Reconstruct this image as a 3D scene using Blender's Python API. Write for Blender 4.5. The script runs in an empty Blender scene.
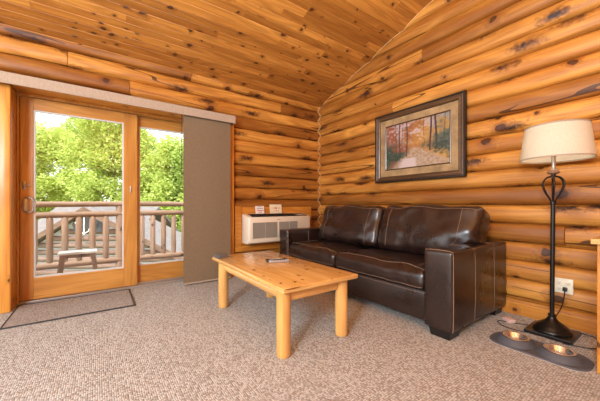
import bpy, bmesh, math, random
from mathutils import Vector, Matrix, noise
C = bpy.context.scene.collection
R = random.Random(7)
PI = math.pi

# ------------------------------------------------------------------ helpers
def props(o, label=None, cat=None, group=None, kind=None):
    if label: o['label'] = label
    if cat: o['category'] = cat
    if group: o['group'] = group
    if kind: o['kind'] = kind
    return o

def empty(name, loc, label, cat, group=None, kind=None):
    o = bpy.data.objects.new(name, None); C.objects.link(o)
    o.location = loc; o.empty_display_size = .1
    return props(o, label, cat, group, kind)

def world_of(p):
    v = Vector((0, 0, 0))
    while p is not None:
        v += Vector(p.location); p = p.parent
    return v

def obj(name, bm, mat, parent=None, origin=None, smooth=False, axis=None, rnd=None, angle=40):
    """geometry comes in world coordinates; it is moved to sit round the parent's (or its own) origin"""
    if parent is not None: off = world_of(parent)
    else: off = Vector(origin) if origin else Vector((0, 0, 0))
    bmesh.ops.recalc_face_normals(bm, faces=bm.faces) if rnd != 'keep' else None
    me = bpy.data.meshes.new(name)
    if axis is not None:
        uv = bm.loops.layers.uv.verify()
        ax = 'XYZ'.index(axis); o1 = R.random()*7; o2 = R.random()*3
        for f in bm.faces:
            n = f.normal; others = [i for i in range(3) if i != ax]
            if abs(n[ax]) > .8: a, b = others; ka, kb = .15, 1
            else:
                a = ax; b = others[0] if abs(n[others[0]]) < abs(n[others[1]]) else others[1]; ka, kb = 1, 1
            for l in f.loops:
                c = l.vert.co
                l[uv].uv = (c[a]*ka+o1, c[b]*kb+o2)
        la = bm.verts.layers.float.get('rnd') or bm.verts.layers.float.new('rnd')
        val = R.random() if rnd is None or rnd == 'keep' else rnd
        for v in bm.verts: v[la] = val
    for v in bm.verts: v.co -= off
    bm.to_mesh(me); bm.free()
    if smooth:
        me.polygons.foreach_set('use_smooth', [True]*len(me.polygons))
        if angle: me.set_sharp_from_angle(angle=math.radians(angle))
    o = bpy.data.objects.new(name, me); C.objects.link(o)
    if mat: me.materials.append(mat)
    if parent is not None: o.parent = parent
    elif origin: o.location = origin
    return o

def box(bm, x0, x1, y0, y1, z0, z1, bevel=0, seg=2):
    t = bmesh.new()
    bmesh.ops.create_cube(t, size=1)
    for v in t.verts:
        v.co = Vector(((x0+x1)/2+v.co.x*(x1-x0), (y0+y1)/2+v.co.y*(y1-y0), (z0+z1)/2+v.co.z*(z1-z0)))
    if bevel: bmesh.ops.bevel(t, geom=list(t.edges), offset=bevel, segments=seg, affect='EDGES', profile=.5)
    merge(bm, t)
    return bm

def merge(bm, t, M=None):
    if M is not None: bmesh.ops.transform(t, matrix=M, verts=t.verts)
    me = bpy.data.meshes.new('tmp'); t.to_mesh(me); t.free()
    bm.from_mesh(me); bpy.data.meshes.remove(me)

def tube(bm, pts, r, seg=10, caps=True, closed=False):
    pts = [Vector(p) for p in pts]; n = len(pts)
    rs = r if isinstance(r, (list, tuple)) else [r]*n
    rings = []; up = None
    for i, p in enumerate(pts):
        if closed: d = pts[(i+1) % n]-pts[i-1]
        else: d = pts[min(i+1, n-1)]-pts[max(i-1, 0)]
        d.normalize()
        if up is None: up = Vector((0, 0, 1)) if abs(d.z) < .9 else Vector((1, 0, 0))
        a = d.cross(up)
        if a.length < 1e-4: a = d.cross(Vector((.3, 1, .2)))
        a.normalize(); b = a.cross(d).normalized(); up = b
        rings.append([bm.verts.new(p+a*math.cos(2*PI*k/seg)*rs[i]+b*math.sin(2*PI*k/seg)*rs[i]) for k in range(seg)])
    m = n if closed else n-1
    for i in range(m):
        A, B = rings[i], rings[(i+1) % n]
        for k in range(seg):
            bm.faces.new((A[k], A[(k+1) % seg], B[(k+1) % seg], B[k]))
    if caps and not closed:
        bm.faces.new(rings[0][::-1]); bm.faces.new(rings[-1])
    return bm

def lathe(bm, prof, c=(0, 0, 0), seg=32, closed=False, sx=1, sy=1):
    c = Vector(c); rings = []
    for r, z in prof:
        if r < 1e-5: rings.append([bm.verts.new(c+Vector((0, 0, z)))])
        else: rings.append([bm.verts.new(c+Vector((r*sx*math.cos(2*PI*k/seg), r*sy*math.sin(2*PI*k/seg), z))) for k in range(seg)])
    n = len(rings)
    for i in range(n if closed else n-1):
        A, B = rings[i], rings[(i+1) % n]
        for k in range(seg):
            k2 = (k+1) % seg
            if len(A) == 1 and len(B) == 1: continue
            if len(A) == 1: bm.faces.new((A[0], B[k2], B[k]))
            elif len(B) == 1: bm.faces.new((A[k], A[k2], B[0]))
            else: bm.faces.new((A[k], A[k2], B[k2], B[k]))
    return bm

def catmull(P, n=8):
    P = [Vector(p) for p in P]; out = []
    for i in range(len(P)-1):
        p0 = P[max(i-1, 0)]; p1 = P[i]; p2 = P[i+1]; p3 = P[min(i+2, len(P)-1)]
        for k in range(n):
            t = k/n
            out.append(.5*((2*p1)+(p2-p0)*t+(2*p0-5*p1+4*p2-p3)*t*t+(3*p1-p0-3*p2+p3)*t**3))
    out.append(P[-1]); return out

# ------------------------------------------------------------------ materials
def newmat(name):
    m = bpy.data.materials.new(name); m.use_nodes = True
    nt = m.node_tree; nt.nodes.clear()
    out = nt.nodes.new('ShaderNodeOutputMaterial')
    return m, nt, out

class G:
    def __init__(s, nt): s.nt = nt
    def n(s, t, **k):
        nd = s.nt.nodes.new(t)
        for a, b in k.items(): setattr(nd, a, b)
        return nd
    def put(s, sock, v):
        if hasattr(v, 'is_output') or isinstance(v, bpy.types.NodeSocket): s.nt.links.new(v, sock)
        else: sock.default_value = v
    def m(s, op, a, b=0.0, c=None, clamp=False):
        nd = s.n('ShaderNodeMath', operation=op, use_clamp=clamp)
        s.put(nd.inputs[0], a); s.put(nd.inputs[1], b)
        if c is not None: s.put(nd.inputs[2], c)
        return nd.outputs[0]
    def mix(s, f, a, b, mode='MIX'):
        nd = s.n('ShaderNodeMix', data_type='RGBA', blend_type=mode)
        s.put(nd.inputs[0], f)
        s.put(nd.inputs[6], (*a, 1) if isinstance(a, tuple) and len(a) == 3 else a)
        s.put(nd.inputs[7], (*b, 1) if isinstance(b, tuple) and len(b) == 3 else b)
        return nd.outputs[2]
    def ss(s, v, lo, hi, a=0.0, b=1.0):
        nd = s.n('ShaderNodeMapRange', interpolation_type='SMOOTHSTEP')
        s.put(nd.inputs[0], v)
        for i, x in enumerate((lo, hi, a, b)): nd.inputs[1+i].default_value = x
        return nd.outputs[0]
    def vec(s, x, y, z=0.0):
        nd = s.n('ShaderNodeCombineXYZ')
        s.put(nd.inputs[0], x); s.put(nd.inputs[1], y); s.put(nd.inputs[2], z)
        return nd.outputs[0]
    def noise(s, v, scale=1, detail=3, rough=.5, dist=0):
        nd = s.n('ShaderNodeTexNoise')
        s.put(nd.inputs['Vector'], v); nd.inputs['Scale'].default_value = scale
        nd.inputs['Detail'].default_value = detail; nd.inputs['Roughness'].default_value = rough
        nd.inputs['Distortion'].default_value = dist
        return nd.outputs[0]
    def bsdf(s, out, **k):
        b = s.n('ShaderNodeBsdfPrincipled')
        for a, v in k.items():
            nm = {'col': 'Base Color', 'rough': 'Roughness', 'metal': 'Metallic', 'spec': 'Specular IOR Level',
                  'coat': 'Coat Weight', 'cr': 'Coat Roughness', 'normal': 'Normal', 'sheen': 'Sheen Weight'}[a]
            s.put(b.inputs[nm], (*v, 1) if isinstance(v, tuple) and len(v) == 3 else v)
        s.nt.links.new(b.outputs[0], out.inputs[0]); return b
    def bump(s, h, strength=.3, dist=.01):
        nd = s.n('ShaderNodeBump'); s.put(nd.inputs['Height'], h)
        nd.inputs['Strength'].default_value = strength; nd.inputs['Distance'].default_value = dist
        return nd.outputs[0]

def wood(name, light, mid, dark, knots=.4, kscale=4.0, krad=.11, rough=.42, check=0.0, vary=.5, coat=.15, grain=14, whorl=0):
    m, nt, out = newmat(name); g = G(nt)
    uv = g.n('ShaderNodeTexCoord').outputs['UV']
    sp = g.n('ShaderNodeSeparateXYZ'); nt.links.new(uv, sp.inputs[0])
    at = g.n('ShaderNodeAttribute', attribute_name='rnd').outputs['Fac']
    u = g.m('ADD', sp.outputs[0], g.m('MULTIPLY', at, 31.7)); v = g.m('ADD', sp.outputs[1], g.m('MULTIPLY', at, 17.3))
    vo = g.n('ShaderNodeTexVoronoi', voronoi_dimensions='2D'); vo.inputs['Scale'].default_value = kscale
    wob = g.noise(g.vec(g.m('MULTIPLY', u, 9), g.m('MULTIPLY', v, 12)), 1, 3, .6)
    nt.links.new(g.vec(g.m('ADD', g.m('MULTIPLY', u, .8), g.m('MULTIPLY', wob, .07)), g.m('ADD', v, g.m('MULTIPLY', wob, .05))), vo.inputs['Vector'])
    cs = g.n('ShaderNodeSeparateXYZ'); nt.links.new(vo.outputs['Color'], cs.inputs[0])
    pick = g.m('LESS_THAN', cs.outputs[0], knots)
    rad = g.m('MULTIPLY_ADD', cs.outputs[1], krad, krad*.35)
    rel = g.m('DIVIDE', vo.outputs['Distance'], rad)
    kn = g.m('MULTIPLY', g.ss(rel, .75, 1.15, 1, 0), pick)
    halo = g.m('MULTIPLY', g.ss(rel, .8, 3.2, 1, 0), pick)
    # long growth figure bent round the knots
    big = g.noise(g.vec(g.m('MULTIPLY', u, .55), g.m('MULTIPLY', v, 4.5), g.m('MULTIPLY', halo, .55)), 1, 2, .5, .3)
    rings = g.m('PINGPONG', g.m('MULTIPLY', big, 9.0), .5)
    fig = g.ss(rings, .0, .5)
    fine = g.noise(g.vec(g.m('MULTIPLY', u, 2.2), g.m('MULTIPLY', v, grain*7), halo), 1, 3, .6)
    soft = g.noise(g.vec(g.m('MULTIPLY', u, .9), g.m('MULTIPLY', v, grain*.45)), 1, 3, .55)
    col = g.mix(g.ss(soft, .3, .7), mid, light)
    col = g.mix(g.m('MULTIPLY', g.m('SUBTRACT', 1.0, fig), .34), col, dark)
    col = g.mix(g.m('MULTIPLY', g.ss(fine, .45, .72), .38), col, dark)
    col = g.mix(g.m('MULTIPLY', halo, .5), col, dark)
    # per-board tone
    t = g.m('FRACT', g.m('MULTIPLY', at, 7.13))
    tone = g.ss(t, 0, 1, 1-vary, 1+vary*.22)
    col = g.mix(1.0, col, g.vec(g.m('POWER', tone, .8), tone, g.m('POWER', tone, 1.25)), 'MULTIPLY')
    core = tuple(c*.16 for c in dark)
    kcol = g.mix(g.ss(rel, .1, .8), (core[0]*1.3+.014, core[1]*1.3+.008, core[2]*1.5+.006), core)
    col = g.mix(g.m('MULTIPLY', kn, .9), col, kcol)
    h = g.m('MULTIPLY', fine, .3)
    if whorl:     # clusters of knots and bark-brown stain where branches left the log
        v2 = g.n('ShaderNodeTexVoronoi', voronoi_dimensions='2D'); v2.inputs['Scale'].default_value = 1.0
        nt.links.new(g.vec(g.m('MULTIPLY', u, 1.25), g.m('MULTIPLY', v, 4.2), 0), v2.inputs['Vector'])
        c2 = g.n('ShaderNodeSeparateXYZ'); nt.links.new(v2.outputs['Color'], c2.inputs[0])
        wn = g.noise(g.vec(g.m('MULTIPLY', u, 22), g.m('MULTIPLY', v, 26), 3.3), 1, 4, .6, .6)
        dd = g.m('ADD', v2.outputs['Distance'], g.m('MULTIPLY', g.m('SUBTRACT', wn, .5), .42))
        pk = g.m('LESS_THAN', c2.outputs[0], whorl)
        col = g.mix(g.m('MULTIPLY', g.ss(dd, .05, .24, .85, 0), pk), col, tuple(c*.42 for c in dark))
        col = g.mix(g.m('MULTIPLY', g.ss(dd, .0, .09, .95, 0), pk), col, (.018, .008, .006))
    if check:
        cn = g.noise(g.vec(g.m('MULTIPLY', u, .35), g.m('MULTIPLY', v, 5.0), 5.5), 1, 1.5)
        line = g.m('LESS_THAN', g.m('ABSOLUTE', g.m('SUBTRACT', cn, .5)), .0075)
        msk = g.m('GREATER_THAN', g.noise(g.vec(g.m('MULTIPLY', u, .8), g.m('MULTIPLY', v, 2), 9.1), 1, 0), 1-check)
        ck = g.m('MULTIPLY', line, msk)
        col = g.mix(g.m('MULTIPLY', ck, .85), col, tuple(c*.2 for c in dark))
        h = g.m('SUBTRACT', h, g.m('MULTIPLY', ck, .8))
    g.bsdf(out, col=col, rough=rough, coat=coat, cr=.25, normal=g.bump(h, .25, .004))
    return m

def plain(name, col, rough=.5, metal=0, spec=.5, bump=0, bscale=200, coat=0, var=0):
    m, nt, out = newmat(name); g = G(nt)
    tc = g.n('ShaderNodeTexCoord').outputs['Object']
    c = (*col, 1)
    if var:
        nz = g.noise(tc, 6, 4, .6)
        c = g.mix(g.ss(nz, .3, .7), tuple(x*(1-var) for x in col), tuple(min(1, x*(1+var)) for x in col))
    k = dict(col=c, rough=rough, metal=metal, spec=spec, coat=coat)
    if bump: k['normal'] = g.bump(g.noise(tc, bscale, 3), bump, .002)
    g.bsdf(out, **k); return m

M = {}
M['log'] = wood('log_wood', (.70, .33, .062), (.45, .168, .022), (.215, .054, .007), whorl=.85, knots=.24, kscale=4.0, krad=.12, check=.55, vary=.52, rough=.46, grain=11, coat=0)
M['plank'] = wood('ceiling_pine', (.68, .305, .058), (.52, .205, .032), (.23, .066, .010), knots=.30, kscale=8.5, krad=.15, vary=.40, rough=.48, grain=20, coat=0)
M['door'] = wood('door_pine', (.66, .33, .075), (.54, .245, .047), (.32, .10, .014), knots=.05, kscale=3, krad=.03, vary=.12, rough=.35, grain=10)
M['trim'] = wood('trim_pine', (.74, .33, .055), (.62, .24, .034), (.36, .11, .012), knots=.3, kscale=5, krad=.08, vary=.2, rough=.35, grain=10)
M['pine'] = wood('table_pine', (.84, .52, .19), (.75, .42, .115), (.45, .19, .04), knots=.5, kscale=11, krad=.085, vary=.12, rough=.22, grain=16, coat=.5)
M['pineleg'] = wood('table_log_pine', (.82, .48, .16), (.74, .39, .10), (.45, .19, .04), knots=.18, kscale=8, krad=.08, vary=.1, rough=.25, grain=14, coat=.4)
M['greylog'] = wood('weathered_log', (.42, .27, .195), (.33, .205, .14), (.17, .10, .07), knots=.3, kscale=5, krad=.08, vary=.25, rough=.7, grain=12, coat=0)
M['cabinlog'] = wood('brown_cabin_log', (.26, .155, .12), (.20, .115, .085), (.10, .06, .045), knots=.2, kscale=5, krad=.06, vary=.2, rough=.8, grain=12, coat=0)
M['deck'] = wood('deck_board', (.48, .36, .30), (.40, .29, .24), (.24, .17, .14), knots=.2, kscale=5, krad=.06, vary=.2, rough=.8, grain=12, coat=0)

def mk_carpet(name, c_light, c_mid, c_dark, scale=82):
    m, nt, out = newmat(name); g = G(nt)
    tc = g.n('ShaderNodeTexCoord').outputs['Object']
    mp = g.n('ShaderNodeMapping'); nt.links.new(tc, mp.inputs[0]); mp.inputs['Rotation'].default_value = (0, 0, .0)
    mp.inputs['Scale'].default_value = (1, .8, 1)
    vo = g.n('ShaderNodeTexVoronoi', voronoi_dimensions='2D'); vo.inputs['Scale'].default_value = scale
    vo.inputs['Randomness'].default_value = .32
    nt.links.new(mp.outputs[0], vo.inputs['Vector'])
    cs = g.n('ShaderNodeSeparateXYZ'); nt.links.new(vo.outputs['Color'], cs.inputs[0])
    patch = g.noise(tc, 3.0, 3, .6)
    f = g.m('ADD', cs.outputs[0], g.m('MULTIPLY', g.m('SUBTRACT', patch, .5), .2))
    col = g.mix(g.ss(f, .12, .45), c_dark, c_mid)
    col = g.mix(g.ss(f, .45, .8), col, c_light)
    col = g.mix(g.m('MULTIPLY', g.m('GREATER_THAN', cs.outputs[1], .85), .35), col, (.36, .22, .15))
    edge = g.ss(vo.outputs['Distance'], .28, .66)
    col = g.mix(g.m('MULTIPLY', edge, .75), col, tuple(x*.45 for x in c_dark))
    h = g.m('SUBTRACT', 1.0, g.m('MULTIPLY', vo.outputs['Distance'], 1.0))
    h = g.m('ADD', h, g.m('MULTIPLY', g.noise(tc, 260, 2), .35))
    g.bsdf(out, col=col, rough=.95, spec=.1, normal=g.bump(h, .7, .006)); return m
M['carpet'] = mk_carpet('berber_carpet', (.64, .635, .60), (.53, .515, .475), (.385, .35, .31), 98)
M['mat'] = mk_carpet('mat_carpet', (.58, .54, .49), (.45, .40, .36), (.30, .26, .22), 150)

def mk_leather():
    m, nt, out = newmat('brown_leather'); g = G(nt)
    tc = g.n('ShaderNodeTexCoord').outputs['Object']
    big = g.noise(tc, 3.5, 4, .6); cre = g.noise(tc, 11, 3, .5, .3)
    vo = g.n('ShaderNodeTexVoronoi'); vo.inputs['Scale'].default_value = 170; nt.links.new(tc, vo.inputs['Vector'])
    col = g.mix(g.ss(big, .3, .7), (.014, .0068, .0052), (.026, .0125, .0095))
    col = g.mix(g.m('MULTIPLY', g.ss(cre, .55, .75), .35), col, (.042, .022, .017))
    h = g.m('MULTIPLY', cre, 1.0)
    g.bsdf(out, col=col, rough=g.ss(big, .2, .8, .24, .36), spec=.75, normal=g.bump(h, .22, .006)); return m
M['leather'] = mk_leather()
M['stitch'] = plain('tan_stitching', (.22, .14, .095), .6)
M['leg_black'] = plain('black_wood', (.008, .007, .007), .4)
M['iron'] = plain('dark_bronze', (.012, .011, .010), .28, .3, .6, var=.3)
M['antique'] = plain('antique_knob', (.30, .16, .09), .45, .2, var=.4, bump=.3, bscale=60)
M['pewter'] = plain('pewter_metal', (.46, .42, .38), .35, .8)
M['intake'] = plain('intake_mesh', (.33, .29, .235), .6)
M['cream'] = plain('cream_plastic', (.72, .62, .48), .4)
M['ivory'] = plain('ivory_plastic', (.80, .75, .58), .35)
M['ivory_dark'] = plain('socket_slot', (.05, .045, .04), .5)
M['vent_black'] = plain('black_vent_plastic', (.018, .016, .015), .3)
M['silicone'] = plain('grey_silicone', (.085, .088, .10), .55, bump=.1)
M['clear_rim'] = plain('pale_mat_edge', (.5, .46, .42), .4)
M['steel'] = plain('stainless_steel', (.86, .86, .86), .2, .92)
M['black_rubber'] = plain('black_rubber', (.012, .012, .013), .5)
M['binding'] = plain('black_binding', (.03, .032, .036), .6)
M['alum'] = plain('grey_aluminium', (.42, .41, .40), .35, .6)
M['bead'] = plain('glazing_bead', (.62, .62, .60), .4)
M['paper'] = plain('white_card', (.82, .74, .68), .7)
M['cream_paper'] = plain('cream_card', (.82, .68, .47), .7)
M['red_ink'] = plain('red_ink', (.60, .12, .08), .7)
M['grey_ink'] = plain('grey_ink', (.28, .24, .24), .7)
M['pink_tag'] = plain('pale_pink_plastic', (.72, .50, .45), .5)
M['silver_plastic'] = plain('silver_plastic', (.42, .42, .45), .3, .3)
M['button'] = plain('remote_button', (.03, .03, .035), .5)
M['slate'] = plain('grey_slate', (.11, .105, .105), .3, coat=.4, var=.3)
M['frame_black'] = plain('black_frame_edge', (.015, .012, .010), .35)
M['frame_brown'] = wood('dark_frame_wood', (.14, .075, .035), (.09, .045, .02), (.025, .014, .008), knots=0, vary=.1, rough=.3, grain=30, coat=.3)
M['caulk'] = plain('tan_caulk', (.62, .42, .20), .6)
M['mortar'] = plain('pale_chinking', (.52, .49, .46), .9)
M['shingle'] = plain('pale_shingles', (.17, .15, .15), .9, bump=.6, bscale=20, var=.15)
M['grass'] = plain('grass', (.16, .24, .05), .95, var=.3)
M['bark'] = plain('grey_bark', (.12, .085, .06), .9, bump=.6, bscale=25, var=.3)
M['darkglass'] = plain('dark_window', (.03, .035, .04), .1)
M['whitewood'] = plain('sunbleached_bench', (.82, .77, .72), .7, var=.15)

def mk_fabric(name, col, scale=420, transl=0., var=.12):
    m, nt, out = newmat(name); g = G(nt)
    tc = g.n('ShaderNodeTexCoord').outputs['Object']
    sp = g.n('ShaderNodeSeparateXYZ'); nt.links.new(tc, sp.inputs[0])
    a = g.noise(g.vec(g.m('MULTIPLY', sp.outputs[0], scale*.25), g.m('MULTIPLY', sp.outputs[1], scale*.25), g.m('MULTIPLY', sp.outputs[2], scale*1.3)), 1, 2)
    b = g.noise(g.vec(g.m('MULTIPLY', sp.outputs[0], scale), g.m('MULTIPLY', sp.outputs[1], scale), g.m('MULTIPLY', sp.outputs[2], scale*.12)), 1, 2)
    w = g.m('MULTIPLY', g.m('ADD', a, b), .5)
    c = g.mix(g.ss(w, .35, .65), tuple(x*(1-var) for x in col), tuple(min(1, x*(1+var)) for x in col))
    bs = g.bsdf(out, col=c, rough=.9, spec=.1, normal=g.bump(w, .3, .002))
    if transl:
        tr = g.n('ShaderNodeBsdfTranslucent'); nt.links.new(c, tr.inputs[0])
        mx = g.n('ShaderNodeMixShader'); mx.inputs[0].default_value = transl
        nt.links.new(bs.outputs[0], mx.inputs[1]); nt.links.new(tr.outputs[0], mx.inputs[2]); nt.links.new(mx.outputs[0], out.inputs[0])
    return m
M['blind'] = mk_fabric('taupe_blind_fabric', (.25, .18, .112), 260, .12)
M['valance'] = mk_fabric('taupe_valance_fabric', (.42, .33, .25), 260, 0)
M['shade'] = mk_fabric('linen_shade', (.80, .74, .61), 300, .35, .07)
M['shade_trim'] = mk_fabric('linen_shade_trim', (.46, .37, .27), 300, .1, .07)
M['matboard'] = plain('gold_suede_mat', (.33, .22, .105), .8, var=.3)

def mk_glass():
    m, nt, out = newmat('window_glass'); g = G(nt)
    tr = g.n('ShaderNodeBsdfTransparent'); gl = g.n('ShaderNodeBsdfGlossy'); gl.inputs['Roughness'].default_value = .01
    fr = g.n('ShaderNodeFresnel'); fr.inputs[0].default_value = 1.45
    tr.inputs[0].default_value = (.96, .98, .97, 1)
    mx = g.n('ShaderNodeMixShader'); nt.links.new(fr.outputs[0], mx.inputs[0])
    nt.links.new(tr.outputs[0], mx.inputs[1]); nt.links.new(gl.outputs[0], mx.inputs[2]); nt.links.new(mx.outputs[0], out.inputs[0])
    return m
M['glass'] = mk_glass()

def mk_leaf(name, c1, c2):
    m, nt, out = newmat(name); g = G(nt)
    at = g.n('ShaderNodeAttribute', attribute_name='rnd').outputs['Fac']
    c = g.mix(at, c1, c2)
    d = g.n('ShaderNodeBsdfDiffuse'); t = g.n('ShaderNodeBsdfTranslucent')
    nt.links.new(c, d.inputs[0]); nt.links.new(c, t.inputs[0])
    mx = g.n('ShaderNodeMixShader'); mx.inputs[0].default_value = .45
    nt.links.new(d.outputs[0], mx.inputs[1]); nt.links.new(t.outputs[0], mx.inputs[2]); nt.links.new(mx.outputs[0], out.inputs[0])
    return m
M['leaf'] = mk_leaf('yellow_green_leaves', (.30, .42, .07), (.72, .78, .26))
M['leaf2'] = mk_leaf('green_leaves', (.22, .36, .07), (.60, .70, .22))

def mk_attrcol(name, rough=.5):
    m, nt, out = newmat(name); g = G(nt)
    a = g.n('ShaderNodeAttribute', attribute_name='paint').outputs['Color']
    g.bsdf(out, col=a, rough=rough, coat=.1); return m
M['print'] = mk_attrcol('printed_landscape', .35)

def mk_emit(name, col, s):
    m, nt, out = newmat(name); g = G(nt)
    e = g.n('ShaderNodeEmission'); e.inputs[0].default_value = (*col, 1); e.inputs[1].default_value = s
    nt.links.new(e.outputs[0], out.inputs[0]); return m
M['bulb'] = mk_emit('lamp_bulb', (1, .93, .82), 20)

# ------------------------------------------------------------------ the room
XR_P, XR_C = 3.11, 3.165         # right wall: log crown and seam
YL_P, YL_C = 3.78, 3.84          # door wall: log crown and seam
H = .1704; ZL0 = .0632; ZR0 = -.0220
XMIN, YMIN = -2.6, -1.5
def ceil_z(y): return 2.69+.32*(3.80-y)
def prof(s): return .42*(1-s*s)+.58*(1-abs(s)**9)

def log_course(bm, axis, a0, a1, zc, crown, seam, zlo=None, zhi=None, joints=None):
    """one course of half logs running along axis from a0 to a1, cut into lengths"""
    la = bm.verts.layers.float.get('rnd') or bm.verts.layers.float.new('rnd')
    uv = bm.loops.layers.uv.verify()
    cuts = [a0]
    if joints: cuts += [j for j in joints if a0 < j < a1]
    else:
        p = a0+R.uniform(.6, 3.6)
        while p < a1-.4: cuts.append(p); p += R.uniform(1.6, 3.8)
    cuts.append(a1)
    N = 16
    for c0, c1 in zip(cuts[:-1], cuts[1:]):
        val = R.random(); vo = R.random()*5
        st = [c0, c0+.004]+[c0+(c1-c0)*k/4 for k in range(1, 4)]+[c1-.004, c1]
        rows = []
        for i, a in enumerate(st):
            red = .16 if i in (0, len(st)-1) else 0
            row = []
            for k in range(N+1):
                s = math.sin((-1+2*k/N)*PI/2)*.6+(-1+2*k/N)*.4
                z = zc+s*H/2
                if zlo is not None: z = max(z, zlo)
                if zhi is not None: z = min(z, zhi)
                s2 = (z-zc)/(H/2)
                wob = .003*math.sin(a*1.7+zc*31)
                d = seam+(crown-seam)*max(0, prof(s2)-red)+wob*prof(s2)*(1 if i not in (0, len(st)-1) else 1)
                co = (a, d, z) if axis == 'X' else (d, a, z)
                v = bm.verts.new(co); v[la] = val; row.append(v)
            rows.append(row)
        for i in range(len(rows)-1):
            for k in range(N):
                q = (rows[i][k], rows[i+1][k], rows[i+1][k+1], rows[i][k+1])
                if (q[0].co-q[3].co).length < 1e-5: continue
                f = bm.faces.new(q)
                for l in f.loops:
                    c = l.vert.co
                    kk = k if l.vert in (rows[i][k], rows[i+1][k]) else k+1
                    l[uv].uv = ((c.x if axis == 'X' else c.y)+vo, kk/N*.20+vo*.7)

def wallobj(name, bm, mat, flip=None):
    me = bpy.data.meshes.new(name); bm.to_mesh(me); bm.free()
    me.polygons.foreach_set('use_smooth', [True]*len(me.polygons)); me.set_sharp_from_angle(angle=math.radians(38))
    o = bpy.data.objects.new(name, me); C.objects.link(o); me.materials.append(mat); o['kind'] = 'structure'
    return o

OX0, OX1, OZ = -.665, 1.475, 2.135     # opening for the sliding door
bm = bmesh.new()
k = 0
while True:
    zc = ZL0+(k-.5)*H
    if zc-H/2 > 2.86: break
    if zc+H/2 > 0:
        if zc-H/2 >= OZ: log_course(bm, 'X', XMIN, XR_C, zc, YL_P, YL_C, joints={0: None}.get(k))
        else:
            hi = zc+H/2; zl = max(zc-H/2, 0)
            if hi > OZ:      # course split by the head of the opening
                log_course(bm, 'X', XMIN, OX0-.03, zc, YL_P, YL_C, zlo=0, joints=[9])
                log_course(bm, 'X', OX0-.03, OX1+.03, zc, YL_P, YL_C, zlo=OZ, joints=[9])
                log_course(bm, 'X', OX1+.03, XR_C, zc, YL_P, YL_C, joints=[9])
            else:
                log_course(bm, 'X', XMIN, OX0-.03, zc, YL_P, YL_C, zlo=0, joints=[9])
                log_course(bm, 'X', OX1+.03, XR_C, zc, YL_P, YL_C, zlo=0, joints=[9])
    k += 1
box(bm, XMIN, OX0-.02, YL_C+.003, 4.06, 0, 2.72)
box(bm, OX1+.02, XR_C+.2, YL_C+.003, 4.06, 0, 2.72)
box(bm, OX0-.02, OX1+.02, YL_C+.003, 4.06, OZ+.055, 2.72)
wallobj('wall_left', bm, M['log'])

bm = bmesh.new(); k = 0
while True:
    zc = ZR0+(k+.5)*H
    if zc-H/2 > 4.1: break
    if zc+H/2 > 0:
        y_hi = min(YL_C, 3.80-(zc-H/2-2.69)/.32+.1)
        js = [9]
        if k % 3 == 1: js = [.2+((k*.83) % 2.9)]
        log_course(bm, 'Y', YMIN, y_hi, zc, XR_P, XR_C, zlo=0, joints=js)
    k += 1
box(bm, XR_C+.003, XR_C+.2, YMIN, 4.06, 0, 2.66)
t = bmesh.new()
vs = [t.verts.new((x, y, z)) for x in (XR_C+.003, XR_C+.2) for y, z in ((YMIN, 2.6), (3.95, 2.6), (-.5, ceil_z(-.5)+.05), (YMIN, ceil_z(-.5)+.05))]
t.faces.new(vs[:4]); t.faces.new(vs[4:])
for i in range(4): t.faces.new((vs[i], vs[(i+1) % 4], vs[4+(i+1) % 4], vs[4+i]))
merge(bm, t)
wallobj('wall_right', bm, M['log'])

# caulk bead that zigzags down the corner where the two log walls meet
bm = bmesh.new(); pts = []
z = .0
while z < 2.70:
    sl = ((z-ZL0)/H) % 1*2-1; sr = ((z-ZR0)/H) % 1*2-1
    pts.append((XR_C+(XR_P-XR_C)*prof(sr)-.003, YL_C+(YL_P-YL_C)*prof(sl)-.003, z)); z += H/12
tube(bm, pts, .005, 6)
o = obj('trim_1', bm, M['caulk'], smooth=True); o['kind'] = 'structure'

bm = bmesh.new(); box(bm, XMIN, XR_C+.2, YMIN-.15, YMIN, 0, 4.0)
o = obj('wall_back', bm, M['trim'], axis='X'); o['kind'] = 'structure'

bm = bmesh.new(); pts = []; y = YL_C-.03      # caulk where the gable logs meet the sloping ceiling
while y > -.45:
    zz = ceil_z(y)-.006; sr = ((zz-ZR0)/H) % 1*2-1
    pts.append((XR_C+(XR_P-XR_C)*prof(sr)-.002, y, zz)); y -= .03
tube(bm, pts, .003, 6)
o = obj('trim_7', bm, M['caulk'], smooth=True); o['kind'] = 'structure'

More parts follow.
